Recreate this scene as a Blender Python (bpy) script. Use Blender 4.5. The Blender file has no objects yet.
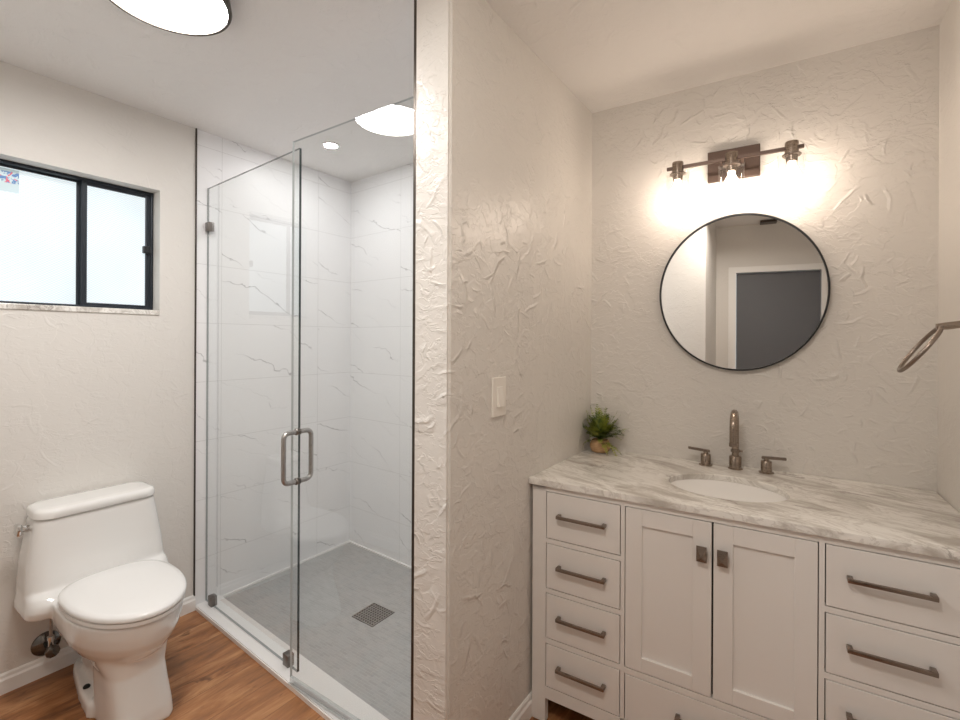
import bpy, bmesh, math, random
from mathutils import Vector, Matrix

# ---------------------------------------------------------------- camera, world, exposure
scene = bpy.context.scene
COL = scene.collection
TH, ROLL, FPX = 0.6083, 0.0047, 472.7
cam_data = bpy.data.cameras.new('camera')
cam_data.sensor_fit = 'HORIZONTAL'
cam_data.sensor_width = 36.0
cam_data.lens = FPX * 36.0 / 960.0
cam_data.shift_y = -20.0 / 960.0
cam_data.clip_start = 0.02
camera = bpy.data.objects.new('camera', cam_data)
camera.matrix_world = (Matrix.Translation((2.6034, -1.1657, 1.4)) @ Matrix.Rotation(TH, 4, 'Z')
                       @ Matrix.Rotation(math.pi / 2, 4, 'X') @ Matrix.Rotation(ROLL, 4, 'Z'))
COL.objects.link(camera)
scene.camera = camera

world = bpy.data.worlds.new('world')
world.use_nodes = True
world.node_tree.nodes['Background'].inputs[0].default_value = (0.75, 0.86, 1.0, 1)
world.node_tree.nodes['Background'].inputs[1].default_value = 1.0
scene.world = world
vs = scene.view_settings
vs.view_transform = 'Standard'
vs.look = 'None'
vs.gamma = 1.0
vs.use_curve_mapping = False
vs.exposure = 0.0
LAMP_E = 66.0       # ceiling lamp diffuser
SPOT_E = 300.0       # recessed shower light
BULB_E = 56.0      # vanity bulbs
PANE_E = 0.90       # daylight in the frosted panes
cy = scene.cycles
cy.max_bounces = 12
cy.diffuse_bounces = 6
cy.glossy_bounces = 6
cy.transparent_max_bounces = 24
cy.transmission_bounces = 8
cy.sample_clamp_indirect = 4.0
cy.caustics_reflective = False
cy.caustics_refractive = False
cy.use_denoising = True

H = 2.485
# soft fill light added over the entry alcove, behind the camera; not a known lamp
al_data = bpy.data.lights.new('entry_fill_light', 'AREA')
al_data.shape = 'DISK'
al_data.size = 0.30
al_data.energy = 17.0
al_data.color = (1.0, 0.91, 0.82)
al_obj = bpy.data.objects.new('entry_fill_light', al_data)
al_obj.location = (2.27, -0.96, 2.47)
al_obj.rotation_euler = (math.radians(12), 0, 0)
COL.objects.link(al_obj)

# ---------------------------------------------------------------- node helpers
class NT:
    def __init__(self, name):
        self.m = bpy.data.materials.new(name)
        self.m.use_nodes = True
        self.t = self.m.node_tree
        self.b = self.t.nodes['Principled BSDF']
        self.out = self.t.nodes['Material Output']

    def n(self, typ, ins=None, **kw):
        nd = self.t.nodes.new(typ)
        for k, v in kw.items():
            setattr(nd, k, v)
        for k, v in (ins or {}).items():
            self.set(nd.inputs[k], v)
        return nd

    def set(self, sock, v):
        if isinstance(v, bpy.types.NodeSocket):
            self.t.links.new(v, sock)
        else:
            sock.default_value = v

    def math(self, op, a, b=0.0, c=0.0, clamp=False):
        nd = self.t.nodes.new('ShaderNodeMath')
        nd.operation = op
        nd.use_clamp = clamp
        for i, v in enumerate((a, b, c)):
            self.set(nd.inputs[i], v)
        return nd.outputs[0]

    def ramp(self, fac, lo, hi, a=0.0, b=1.0, smooth=True):
        nd = self.n('ShaderNodeMapRange', {0: fac, 1: lo, 2: hi, 3: a, 4: b})
        nd.interpolation_type = 'SMOOTHSTEP' if smooth else 'LINEAR'
        return nd.outputs[0]

    def mix(self, fac, a, b):
        nd = self.n('ShaderNodeMix', data_type='RGBA')
        self.set(nd.inputs[0], fac)
        self.set(nd.inputs[6], a)
        self.set(nd.inputs[7], b)
        return nd.outputs[2]

    def pos(self, rot=(0, 0, 0), scale=(1, 1, 1), loc=(0, 0, 0)):
        tc = self.n('ShaderNodeTexCoord')
        mp = self.n('ShaderNodeMapping', {0: tc.outputs['Object'], 1: loc, 2: rot, 3: scale})
        return mp.outputs[0]

    def noise(self, vec, scale, detail=2.0, rough=0.5, dist=0.0):
        return self.n('ShaderNodeTexNoise', {'Vector': vec, 'Scale': scale, 'Detail': detail,
                                             'Roughness': rough, 'Distortion': dist})

    def bump(self, height, dist=0.002, strength=1.0):
        nd = self.n('ShaderNodeBump', {'Height': height, 'Distance': dist, 'Strength': strength})
        self.t.links.new(nd.outputs[0], self.b.inputs['Normal'])


def c4(c):
    return (c[0], c[1], c[2], 1.0)


def plain(name, col, rough=0.5, metal=0.0, spec=0.5, coat=0.0):
    k = NT(name)
    k.b.inputs['Base Color'].default_value = c4(col)
    k.b.inputs['Roughness'].default_value = rough
    k.b.inputs['Metallic'].default_value = metal
    k.b.inputs['Specular IOR Level'].default_value = spec
    k.b.inputs['Coat Weight'].default_value = coat
    k.b.inputs['Coat Roughness'].default_value = 0.05
    return k.m


def emit(name, col, e):
    k = NT(name)
    k.b.inputs['Base Color'].default_value = c4(col)
    k.b.inputs['Emission Color'].default_value = c4(col)
    k.b.inputs['Emission Strength'].default_value = e
    return k.m


def brushed(name, col, rough=0.3, axis=(1, 1, 60)):
    k = NT(name)
    nz = k.noise(k.pos(scale=axis), 40.0, 2.0)
    k.set(k.b.inputs['Base Color'], k.mix(nz.outputs[0], c4([v * 0.8 for v in col]), c4([min(1, v * 1.15) for v in col])))
    k.set(k.b.inputs['Roughness'], k.ramp(nz.outputs[0], 0.3, 0.7, rough * 0.8, rough * 1.25))
    k.b.inputs['Metallic'].default_value = 1.0
    return k.m


def plaster(name, col, depth=0.004, amount=1.0, scale=1.0, rough=0.42, cover=0.45, flat=False):
    """skip-trowel plaster: short curved trowel ridges and thin plates with one sharp edge"""
    k = NT(name)
    p = k.pos()
    sep = k.n('ShaderNodeSeparateXYZ', {0: p})
    if flat:
        uv = k.n('ShaderNodeCombineXYZ', {0: sep.outputs[0], 1: sep.outputs[1], 2: 0.0}).outputs[0]
    else:
        uv = k.n('ShaderNodeCombineXYZ', {0: k.math('ADD', sep.outputs[0], sep.outputs[1]), 1: sep.outputs[2], 2: 0.0}).outputs[0]
    wn = k.noise(p, 9.0, 3.0)
    va = k.n('ShaderNodeVectorMath', {0: wn.outputs[1], 2: uv}, operation='MULTIPLY_ADD')
    va.inputs[1].default_value = (0.05, 0.05, 0.0)
    v = va.outputs[0]
    def strokes(sc, off, wid, pres):
        q = k.n('ShaderNodeMapping', {0: v, 1: (off, off * 1.7, 0), 3: (sc, sc, 1)}).outputs[0]
        vo = k.n('ShaderNodeTexVoronoi', {'Vector': q, 'Scale': 1.0, 'Randomness': 1.0}, voronoi_dimensions='2D')
        d = k.n('ShaderNodeVectorMath', {0: q, 1: vo.outputs['Position']}, operation='SUBTRACT').outputs[0]
        rc = k.n('ShaderNodeSeparateColor', {0: vo.outputs['Color']})
        rot = k.n('ShaderNodeVectorRotate', {'Vector': d, 'Angle': k.math('MULTIPLY', rc.outputs[0], 6.283)}, rotation_type='Z_AXIS').outputs[0]
        xy = k.n('ShaderNodeSeparateXYZ', {0: rot})
        cur = k.math('MULTIPLY', k.math('SUBTRACT', rc.outputs[1], 0.5), 1.5)
        yy = k.math('SUBTRACT', xy.outputs[1], k.math('MULTIPLY', cur, k.math('MULTIPLY', xy.outputs[0], xy.outputs[0])))
        line = k.ramp(k.math('ABSOLUTE', yy), 0.0, wid, 1.0, 0.0)
        win = k.ramp(k.math('ABSOLUTE', xy.outputs[0]), 0.12, 0.48, 1.0, 0.0)
        pl = k.math('MULTIPLY', k.ramp(yy, -0.01, 0.03), k.ramp(yy, 0.05, 0.40, 0.55, 0.0))
        has = k.ramp(rc.outputs[2], pres, pres + 0.12)
        return k.math('MULTIPLY', k.math('MULTIPLY', k.math('ADD', line, pl), win), has)
    big = k.noise(p, 2.1, 2.0).outputs[0]
    dense = k.ramp(big, 0.40, 0.62, 0.12, 1.0)
    h = strokes(6.5 * scale, 0.3, 0.060, cover)
    h = k.math('ADD', h, k.math('MULTIPLY', strokes(11.0 * scale, 4.1, 0.085, cover), 0.8))
    h = k.math('ADD', h, k.math('MULTIPLY', strokes(19.0 * scale, 8.7, 0.12, cover + 0.05), 0.55))
    h = k.math('MULTIPLY', h, dense)
    a = k.noise(v, 7.0 * scale, 3.0, 0.55, 0.5).outputs[0]
    h = k.math('ADD', h, k.math('MULTIPLY', k.ramp(a, 0.50, 0.535), 0.30))
    st = k.n('ShaderNodeMapping', {0: v, 3: (0.75, 1.3, 1)}).outputs[0]
    b = k.noise(st, 19.0 * scale, 4.0, 0.6, 0.8).outputs[0]
    flake = k.math('MULTIPLY', k.ramp(b, 0.52, 0.56), k.ramp(k.noise(p, 4.5, 2.0).outputs[0], 0.42, 0.60))
    h = k.math('ADD', h, k.math('MULTIPLY', flake, 0.34))
    c = k.noise(st, 34.0 * scale, 3.0, 0.6, 0.5).outputs[0]
    h = k.math('ADD', h, k.math('MULTIPLY', k.ramp(c, 0.54, 0.60), 0.16))
    h = k.math('ADD', h, k.math('MULTIPLY', k.noise(p, 22.0, 3.0).outputs[0], 0.55))
    h = k.math('ADD', h, k.math('MULTIPLY', k.noise(p, 150.0, 2.0).outputs[0], 0.07))
    k.b.inputs['Base Color'].default_value = c4(col)
    k.b.inputs['Roughness'].default_value = rough
    k.bump(h, depth, amount)
    return k.m


def tile(name, axis, off_a, off_z):
    """large white marble-look tile; axis = 0 (runs along x) or 1 (runs along y)"""
    k = NT(name)
    tc = k.n('ShaderNodeTexCoord')
    sep = k.n('ShaderNodeSeparateXYZ', {0: tc.outputs['Object']})
    along = k.math('ADD', sep.outputs[axis], off_a)
    zz = k.math('ADD', sep.outputs[2], off_z)
    cv = k.n('ShaderNodeCombineXYZ', {0: along, 1: zz, 2: 0.0})
    br = k.n('ShaderNodeTexBrick', {'Vector': cv.outputs[0], 'Color1': (0, 0, 0, 1), 'Color2': (1, 1, 1, 1),
                                    'Mortar': (0.5, 0.5, 0.5, 1), 'Scale': 1.0, 'Mortar Size': 0.0013,
                                    'Mortar Smooth': 0.2, 'Brick Width': 0.61, 'Row Height': 0.308})
    br.offset = 0.0
    w = k.math('MULTIPLY', br.outputs[0], 37.0)
    rt = k.n('ShaderNodeMapping', {0: cv.outputs[0], 2: (0, 0, math.radians(24))})
    mp = k.n('ShaderNodeMapping', {0: rt.outputs[0], 3: (1.5, 5.2, 1)})
    sy = k.n('ShaderNodeSeparateXYZ', {0: rt.outputs[0]})
    def vein(freq, wid, wob, add):
        nz = k.n('ShaderNodeTexNoise', noise_dimensions='4D', ins={'Vector': rt.outputs[0], 'W': k.math('ADD', w, add), 'Scale': 3.2,
                                        'Detail': 5.0, 'Roughness': 0.6, 'Distortion': 0.3})
        ph = k.math('ADD', k.math('MULTIPLY', sy.outputs[1], freq), k.math('ADD', k.math('MULTIPLY', nz.outputs[0], wob), k.math('ADD', w, add)))
        return k.ramp(k.math('ABSOLUTE', k.math('SINE', k.math('MULTIPLY', ph, math.pi))), 0.0, wid, 1.0, 0.0)
    msk = k.n('ShaderNodeTexNoise', noise_dimensions='4D', ins={'Vector': mp.outputs[0], 'W': k.math('ADD', w, 4.0), 'Scale': 1.9, 'Detail': 3.0})
    msk.noise_dimensions = '4D'
    m1 = k.ramp(msk.outputs[0], 0.45, 0.60)
    m2 = k.ramp(msk.outputs[0], 0.36, 0.52, 0.4, 0.0)
    v1 = k.math('MULTIPLY', vein(4.2, 0.050, 1.1, 0.0), m1)
    v2 = k.math('MULTIPLY', vein(6.5, 0.045, 1.6, 9.0), m2)
    v = k.math('ADD', v1, v2, clamp=True)
    cloud = k.noise(cv.outputs[0], 3.0, 3.0).outputs[0]
    base = k.mix(cloud, c4((0.80, 0.80, 0.815)), c4((0.87, 0.87, 0.88)))
    col = k.mix(k.math('MULTIPLY', v, 0.75), base, c4((0.30, 0.30, 0.31)))
    col = k.mix(k.math('MULTIPLY', br.outputs[1], 0.6), col, c4((0.52, 0.52, 0.52)))
    k.set(k.b.inputs['Base Color'], col)
    k.b.inputs['Roughness'].default_value = 0.42
    k.bump(k.math('SUBTRACT', 1.0, br.outputs[1]), 0.0008, 0.5)
    return k.m


def counter_marble(name):
    k = NT(name)
    p0 = k.pos(rot=(0, 0, math.radians(22)))
    p = k.n('ShaderNodeMapping', {0: p0, 3: (0.85, 2.6, 1.8)}).outputs[0]
    warp = k.noise(p, 2.2, 3.0)
    va = k.n('ShaderNodeVectorMath', {0: warp.outputs[1], 2: p}, operation='MULTIPLY_ADD')
    va.inputs[1].default_value = (0.35, 0.35, 0.35)
    v = va.outputs[0]
    n1 = k.noise(v, 5.0, 7.0, 0.62, 0.6).outputs[0]
    n2 = k.noise(v, 13.0, 5.0, 0.6, 0.8).outputs[0]
    n3 = k.noise(v, 2.6, 6.0, 0.6, 0.7).outputs[0]
    cloud = k.ramp(n1, 0.44, 0.68)
    fine = k.ramp(k.math('ABSOLUTE', k.math('SUBTRACT', n2, 0.5)), 0.0, 0.05, 1.0, 0.0)
    vein = k.ramp(k.math('ABSOLUTE', k.math('SUBTRACT', n3, 0.5)), 0.0, 0.02, 1.0, 0.0)
    vein = k.math('MULTIPLY', vein, k.ramp(k.noise(p, 1.7, 2.0).outputs[0], 0.45, 0.62))
    col = k.mix(k.math('MULTIPLY', cloud, 0.85), c4((0.80, 0.785, 0.75)), c4((0.42, 0.385, 0.345)))
    col = k.mix(k.math('MULTIPLY', fine, 0.42), col, c4((0.42, 0.385, 0.35)))
    col = k.mix(k.math('MULTIPLY', vein, 0.7), col, c4((0.26, 0.23, 0.21)))
    k.set(k.b.inputs['Base Color'], col)
    k.b.inputs['Roughness'].default_value = 0.22
    return k.m


def wood_floor(name):
    k = NT(name)
    tc = k.n('ShaderNodeTexCoord')
    sep = k.n('ShaderNodeSeparateXYZ', {0: tc.outputs['Object']})
    cv = k.n('ShaderNodeCombineXYZ', {0: sep.outputs[1], 1: sep.outputs[0], 2: 0.0})
    br = k.n('ShaderNodeTexBrick', {'Vector': cv.outputs[0], 'Color1': (0, 0, 0, 1), 'Color2': (1, 1, 1, 1),
                                    'Mortar': (0.5, 0.5, 0.5, 1), 'Scale': 1.0, 'Mortar Size': 0.0011,
                                    'Mortar Smooth': 0.3, 'Brick Width': 1.22, 'Row Height': 0.16})
    br.offset = 0.37
    w = k.math('MULTIPLY', br.outputs[0], 23.0)
    mp = k.n('ShaderNodeMapping', {0: cv.outputs[0], 3: (1.3, 6.5, 1)})
    g = k.n('ShaderNodeTexNoise', noise_dimensions='4D', ins={'Vector': mp.outputs[0], 'W': w, 'Scale': 2.2, 'Detail': 7.0, 'Roughness': 0.62, 'Distortion': 0.7})
    g.noise_dimensions = '4D'
    mp2 = k.n('ShaderNodeMapping', {0: cv.outputs[0], 3: (4.0, 90.0, 1)})
    g2 = k.noise(mp2.outputs[0], 2.0, 3.0).outputs[0]
    mp3 = k.n('ShaderNodeMapping', {0: cv.outputs[0], 3: (2.4, 7.0, 1)})
    kn = k.noise(mp3.outputs[0], 2.4, 3.0, 0.6, 1.4).outputs[0]
    cr = k.n('ShaderNodeValToRGB', {0: g.outputs[0]})
    e = cr.color_ramp.elements
    e[0].position, e[0].color = 0.33, (0.085, 0.034, 0.015, 1)
    e[1].position, e[1].color = 0.70, (0.60, 0.33, 0.155, 1)
    m = e.new(0.50)
    m.color = (0.33, 0.140, 0.054, 1)
    col = k.mix(k.ramp(g2, 0.35, 0.75, 0.0, 0.30), cr.outputs[0], c4((0.13, 0.045, 0.016)))
    col = k.mix(k.ramp(kn, 0.60, 0.72, 0.0, 0.75), col, c4((0.075, 0.026, 0.010)))
    col = k.mix(k.ramp(br.outputs[0], 0.0, 1.0, 0.0, 0.25), col, c4((0.52, 0.25, 0.11)))
    col = k.mix(k.math('MULTIPLY', br.outputs[1], 0.7), col, c4((0.06, 0.025, 0.012)))
    k.set(k.b.inputs['Base Color'], col)
    k.b.inputs['Roughness'].default_value = 0.38
    k.bump(k.math('ADD', g2, k.math('MULTIPLY', br.outputs[1], -2.0)), 0.0006, 0.4)
    return k.m


def mosaic(name):
    k = NT(name)
    p = k.pos()
    br = k.n('ShaderNodeTexBrick', {'Vector': p, 'Color1': (0.365, 0.37, 0.37, 1), 'Color2': (0.43, 0.435, 0.435, 1),
                                    'Mortar': (0.45, 0.455, 0.455, 1), 'Scale': 1.0, 'Mortar Size': 0.0012,
                                    'Mortar Smooth': 0.3, 'Brick Width': 0.05, 'Row Height': 0.0135})
    nz = k.noise(p, 14.0, 4.0).outputs[0]
    st = k.noise(k.n('ShaderNodeMapping', {0: p, 3: (4, 60, 1)}).outputs[0], 3.0, 2.0).outputs[0]
    col = k.mix(k.ramp(nz, 0.35, 0.7, 0.0, 0.35), br.outputs[0], c4((0.47, 0.475, 0.47)))
    col = k.mix(k.ramp(st, 0.70, 0.76, 0.0, 0.55), col, c4((0.70, 0.70, 0.70)))
    k.set(k.b.inputs['Base Color'], col)
    k.b.inputs['Roughness'].default_value = 0.45
    k.bump(k.math('SUBTRACT', 1.0, br.outputs[1]), 0.0006, 0.4)
    return k.m


def thin_glass(name, tint, f0=0.045, rough=0.0):
    """clear glass: lets light straight through (tinted) with fresnel reflections on both faces"""
    k = NT(name)
    k.t.nodes.remove(k.b)
    tr = k.n('ShaderNodeBsdfTransparent', {0: c4(tint)})
    gl = k.n('ShaderNodeBsdfGlossy', {'Color': (1, 1, 1, 1), 'Roughness': rough})
    fr = k.n('ShaderNodeFresnel', {'IOR': (1 + math.sqrt(f0)) / (1 - math.sqrt(f0))})
    geo = k.n('ShaderNodeNewGeometry')
    fac = k.math('MULTIPLY', fr.outputs[0], k.math('SUBTRACT', 1.0, geo.outputs['Backfacing']))
    mx = k.n('ShaderNodeMixShader', {0: fac, 1: tr.outputs[0], 2: gl.outputs[0]})
    k.t.links.new(mx.outputs[0], k.out.inputs[0])
    return k.m


def frosted_pane(name):
    k = NT(name)
    p = k.pos()
    sep = k.n('ShaderNodeSeparateXYZ', {0: p})
    wy = k.math('SINE', k.math('MULTIPLY', sep.outputs[1], 2 * math.pi / 0.0155))
    wz = k.math('SINE', k.math('MULTIPLY', sep.outputs[2], 2 * math.pi / 0.0105))
    gcell = k.ramp(k.math('MULTIPLY', wy, wz), -1.0, 1.0)
    big = k.noise(p, 2.5, 2.0).outputs[0]
    col = k.mix(gcell, c4((0.74, 0.90, 0.97)), c4((0.96, 1.0, 1.0)))
    k.set(k.b.inputs['Base Color'], c4((0.22, 0.24, 0.25)))
    k.b.inputs['Roughness'].default_value = 0.25
    k.set(k.b.inputs['Emission Color'], col)
    k.set(k.b.inputs['Emission Strength'], k.ramp(big, 0.3, 0.7, PANE_E * 0.86, PANE_E))
    k.bump(gcell, 0.001, 0.5)
    return k.m


def grate_metal(name):
    k = NT(name)
    k.b.inputs['Base Color'].default_value = (0.48, 0.48, 0.47, 1)
    k.b.inputs['Metallic'].default_value = 1.0
    k.b.inputs['Roughness'].default_value = 0.35
    return k.m


WALLC = (0.70, 0.675, 0.64)
M = {}
M['wall'] = plaster('painted_plaster', WALLC, 0.0032, 0.85, 1.1, 0.35, 0.56)
M['wall_rough'] = plaster('painted_plaster_rough', WALLC, 0.0034, 0.8, 1.0, 0.33, 0.54)
M['wall_soft'] = plaster('painted_plaster_soft', WALLC, 0.0020, 0.55, 1.3, 0.48, 0.6)
M['ceiling'] = plaster('ceiling_plaster', (0.80, 0.785, 0.77), 0.0026, 0.8, 0.9, 0.6, 0.5, flat=True)
M['tile_side'] = tile('marble_tile_side', 1, 10 * 0.61 - 0.13, 3.08 + 0.058)
M['tile_back'] = tile('marble_tile_back', 0, 10 * 0.61 - 0.50, 3.08 + 0.058)
M['counter'] = counter_marble('marble_counter')
M['sill'] = counter_marble('marble_sill')
M['floor'] = wood_floor('wood_plank')
M['mosaic'] = mosaic('shower_mosaic')
M['trimwhite'] = plain('white_trim_paint', (0.84, 0.83, 0.81), 0.35)
M['curb'] = plain('white_curb_stone', (0.82, 0.81, 0.80), 0.3)
M['porcelain'] = plain('porcelain', (0.80, 0.795, 0.78), 0.12, coat=0.5)
M['basin'] = plain('basin_porcelain', (0.90, 0.89, 0.875), 0.15, coat=0.4)
M['seat'] = plain('seat_plastic', (0.80, 0.795, 0.785), 0.2)
M['cabinet'] = plain('cabinet_paint', (0.80, 0.785, 0.765), 0.36)
M['dark'] = plain('gap_shadow', (0.03, 0.026, 0.022), 0.8)  # near-black in place of the shade in the cabinet gaps
M['bronze'] = plain('dark_bronze', (0.075, 0.062, 0.052), 0.35, 0.8)
M['black'] = plain('black_frame', (0.012, 0.014, 0.017), 0.35)
M['window_frame'] = plain('dark_aluminium', (0.018, 0.024, 0.033), 0.4, 0.3)
M['nickel'] = brushed('brushed_nickel', (0.36, 0.30, 0.25), 0.26)
M['nickel_dark'] = brushed('dark_nickel', (0.29, 0.24, 0.205), 0.32)
M['plate'] = brushed('brown_nickel_plate', (0.12, 0.085, 0.07), 0.42, (60, 1, 1))
M['bar_bronze'] = brushed('bar_bronze', (0.13, 0.095, 0.08), 0.35)
M['handle_steel'] = brushed('brushed_steel', (0.42, 0.40, 0.385), 0.3, (60, 60, 1))
M['clip'] = brushed('clip_steel', (0.22, 0.20, 0.185), 0.35)
M['chrome'] = plain('chrome', (0.70, 0.70, 0.69), 0.06, 1.0)
M['chrome_dark'] = plain('dark_chrome', (0.16, 0.157, 0.15), 0.15, 1.0)
M['glass'] = thin_glass('shower_glass', (0.972, 0.982, 0.980), 0.055)
M['glass_edge'] = plain('glass_edge', (0.012, 0.028, 0.032), 0.15)
M['glass_edge_pale'] = plain('glass_edge_pale', (0.22, 0.24, 0.24), 0.2)
M['glass_edge_clear'] = plain('glass_edge_clear', (0.46, 0.49, 0.49), 0.25)
M['shade_glass'] = thin_glass('shade_glass', (0.96, 0.96, 0.96), 0.05)
M['seal'] = thin_glass('clear_vinyl', (0.86, 0.87, 0.87), 0.06, 0.2)
M['mirror'] = plain('mirror_silver', (0.90, 0.90, 0.89), 0.01, 1.0)
M['lamp'] = emit('lamp_diffuser', (1.0, 0.975, 0.95), LAMP_E)
M['spot'] = emit('spot_diffuser', (1.0, 0.99, 0.98), SPOT_E)
M['bulb'] = emit('bulb_glow', (1.0, 0.83, 0.68), BULB_E)
M['pane'] = frosted_pane('frosted_pane')
M['door'] = plain('grey_door_paint', (0.125, 0.130, 0.142), 0.5)
M['switch'] = plain('switch_plastic', (0.82, 0.79, 0.74), 0.3)
M['pot'] = plain('wooden_pot', (0.45, 0.25, 0.12), 0.6)
M['soil'] = plain('soil', (0.03, 0.02, 0.012), 0.9)
M['grate'] = grate_metal('grate_metal')
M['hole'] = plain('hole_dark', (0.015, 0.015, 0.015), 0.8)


def leaf_mat():
    k = NT('fern_leaf')
    nz = k.noise(k.pos(), 18.0, 2.0).outputs[0]
    k.set(k.b.inputs['Base Color'], k.mix(k.ramp(nz, 0.35, 0.65), c4((0.05, 0.095, 0.018)), c4((0.34, 0.38, 0.06))))
    k.b.inputs['Roughness'].default_value = 0.45
    return k.m


def pot_mat():
    k = NT('woven_pot')
    p = k.pos(scale=(1, 1, 3))
    nz = k.noise(p, 45.0, 3.0).outputs[0]
    k.set(k.b.inputs['Base Color'], k.mix(nz, c4((0.38, 0.20, 0.09)), c4((0.68, 0.46, 0.26))))
    k.b.inputs['Roughness'].default_value = 0.7
    k.bump(nz, 0.002, 0.6)
    return k.m


def sticker_mat():
    k = NT('sticker_print')
    p = k.pos()
    nz = k.noise(p, 38.0, 2.0, 0.5, 1.0).outputs[0]
    nz2 = k.noise(k.n('ShaderNodeMapping', {0: p, 1: (3, 4, 5)}).outputs[0], 40.0, 2.0, 0.5, 1.0).outputs[0]
    sep = k.n('ShaderNodeSeparateXYZ', {0: p})
    band = k.math('MULTIPLY', k.ramp(sep.outputs[2], 0.034, 0.040), k.ramp(sep.outputs[2], 0.080, 0.086, 1.0, 0.0))
    col = k.mix(k.math('MULTIPLY', band, k.ramp(nz, 0.48, 0.52)), c4((0.50, 0.62, 0.66)), c4((0.05, 0.17, 0.42)))
    col = k.mix(k.math('MULTIPLY', band, k.ramp(nz2, 0.55, 0.59)), col, c4((0.60, 0.08, 0.14)))
    k.set(k.b.inputs['Base Color'], col)
    k.set(k.b.inputs['Emission Color'], col)
    k.b.inputs['Emission Strength'].default_value = 0.35  # glow put into the print, as if backlit by the window
    k.b.inputs['Roughness'].default_value = 0.4
    return k.m


M['leaf'] = leaf_mat()
M['pot'] = pot_mat()
M['sticker'] = sticker_mat()

# ---------------------------------------------------------------- mesh helpers
class Frame:
    def __init__(self, ox=0.0, oy=0.0, ang=0.0):
        self.o = Vector((ox, oy, 0.0))
        self.ang = ang


WORLD = Frame()
BE = math.atan(0.054)
AL = math.atan(-0.052)
VAN = Frame(1.749, 0.990, BE)         # local x along the vanity wall, local -y towards the room
SHW = Frame(0.0, 0.058, AL)           # local x along the shower glass line


def add_box(bm, x0, x1, y0, y1, z0, z1, bev=0.0, seg=2):
    tmp = bmesh.new()
    bmesh.ops.create_cube(tmp, size=1.0)
    bmesh.ops.scale(tmp, vec=(abs(x1 - x0), abs(y1 - y0), abs(z1 - z0)), verts=tmp.verts)
    bmesh.ops.translate(tmp, vec=((x0 + x1) / 2, (y0 + y1) / 2, (z0 + z1) / 2), verts=tmp.verts)
    if bev > 0:
        bmesh.ops.bevel(tmp, geom=list(tmp.edges), offset=bev, segments=seg, affect='EDGES', profile=0.5)
    merge(bm, tmp)


def merge(bm, tmp, mat_index=None):
    me = bpy.data.meshes.new('tmp')
    if mat_index is not None:
        for f in tmp.faces:
            f.material_index = mat_index
    tmp.to_mesh(me)
    tmp.free()
    bm.from_mesh(me)
    bpy.data.meshes.remove(me)


def add_prism(bm, poly, z0, z1):
    b = [bm.verts.new((x, y, z0)) for x, y in poly]
    t = [bm.verts.new((x, y, z1)) for x, y in poly]
    n = len(poly)
    fs = [bm.faces.new(b[::-1]), bm.faces.new(t)]
    for i in range(n):
        fs.append(bm.faces.new((b[i], b[(i + 1) % n], t[(i + 1) % n], t[i])))
    bmesh.ops.recalc_face_normals(bm, faces=fs)


def add_loft(bm, rings, cap=True, closed=True):
    """rings: list of lists of (x,y,z), all the same length"""
    vv = [[bm.verts.new(p) for p in r] for r in rings]
    n = len(rings[0])
    fs = []
    for a, b in zip(vv[:-1], vv[1:]):
        for i in range(n if closed else n - 1):
            j = (i + 1) % n
            fs.append(bm.faces.new((a[i], a[j], b[j], b[i])))
    if cap:
        fs.append(bm.faces.new(vv[0][::-1]))
        fs.append(bm.faces.new(vv[-1]))
    bmesh.ops.recalc_face_normals(bm, faces=fs)


def add_lathe(bm, prof, cx=0.0, cy_=0.0, n=32, cap=True, sx=1.0, sy=1.0):
    rings = []
    for r, z in prof:
        rings.append([(cx + r * sx * math.cos(2 * math.pi * i / n), cy_ + r * sy * math.sin(2 * math.pi * i / n), z) for i in range(n)])
    add_loft(bm, rings, cap)


def add_tube(bm, pts, rad, n=14, closed=False):
    pts = [Vector(p) for p in pts]
    rads = rad if isinstance(rad, (list, tuple)) else [rad] * len(pts)
    rings = []
    up = None
    N = len(pts)
    for i, p in enumerate(pts):
        if closed:
            t = (pts[(i + 1) % N] - pts[(i - 1) % N]).normalized()
        else:
            t = (pts[min(i + 1, N - 1)] - pts[max(i - 1, 0)]).normalized()
        if up is None:
            up = Vector((0, 0, 1)) if abs(t.z) < 0.9 else Vector((1, 0, 0))
        s = t.cross(up).normalized()
        up = s.cross(t).normalized()
        rings.append([tuple(p + (s * math.cos(2 * math.pi * k / n) + up * math.sin(2 * math.pi * k / n)) * rads[i]) for k in range(n)])
    if closed:
        rings.append(rings[0])
        add_loft(bm, rings, False)
        bmesh.ops.remove_doubles(bm, verts=bm.verts, dist=1e-6)
    else:
        add_loft(bm, rings, True)


def round_path(pts, r, seg=7):
    pts = [Vector(p) for p in pts]
    out = [pts[0]]
    for a, b, c in zip(pts[:-2], pts[1:-1], pts[2:]):
        d1, d2 = (a - b).normalized(), (c - b).normalized()
        p1, p2 = b + d1 * r, b + d2 * r
        for i in range(seg + 1):
            t = i / seg
            out.append(p1 * (1 - t) ** 2 + b * 2 * t * (1 - t) + p2 * t * t)
    out.append(pts[-1])
    return out


BASES = {}


def thing(name, label, cat, frame=WORLD, base=(0, 0, 0), group=None, rotz=0.0):
    o = bpy.data.objects.new(name, None)
    o.empty_display_size = 0.05
    COL.objects.link(o)
    b = Vector(base)
    R = Matrix.Rotation(frame.ang, 3, 'Z')
    o.location = frame.o + R @ b
    o.rotation_euler = (0, 0, frame.ang + rotz)
    o['label'] = label
    o['category'] = cat
    if group:
        o['group'] = group
    BASES[o.name] = b
    return o


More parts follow.
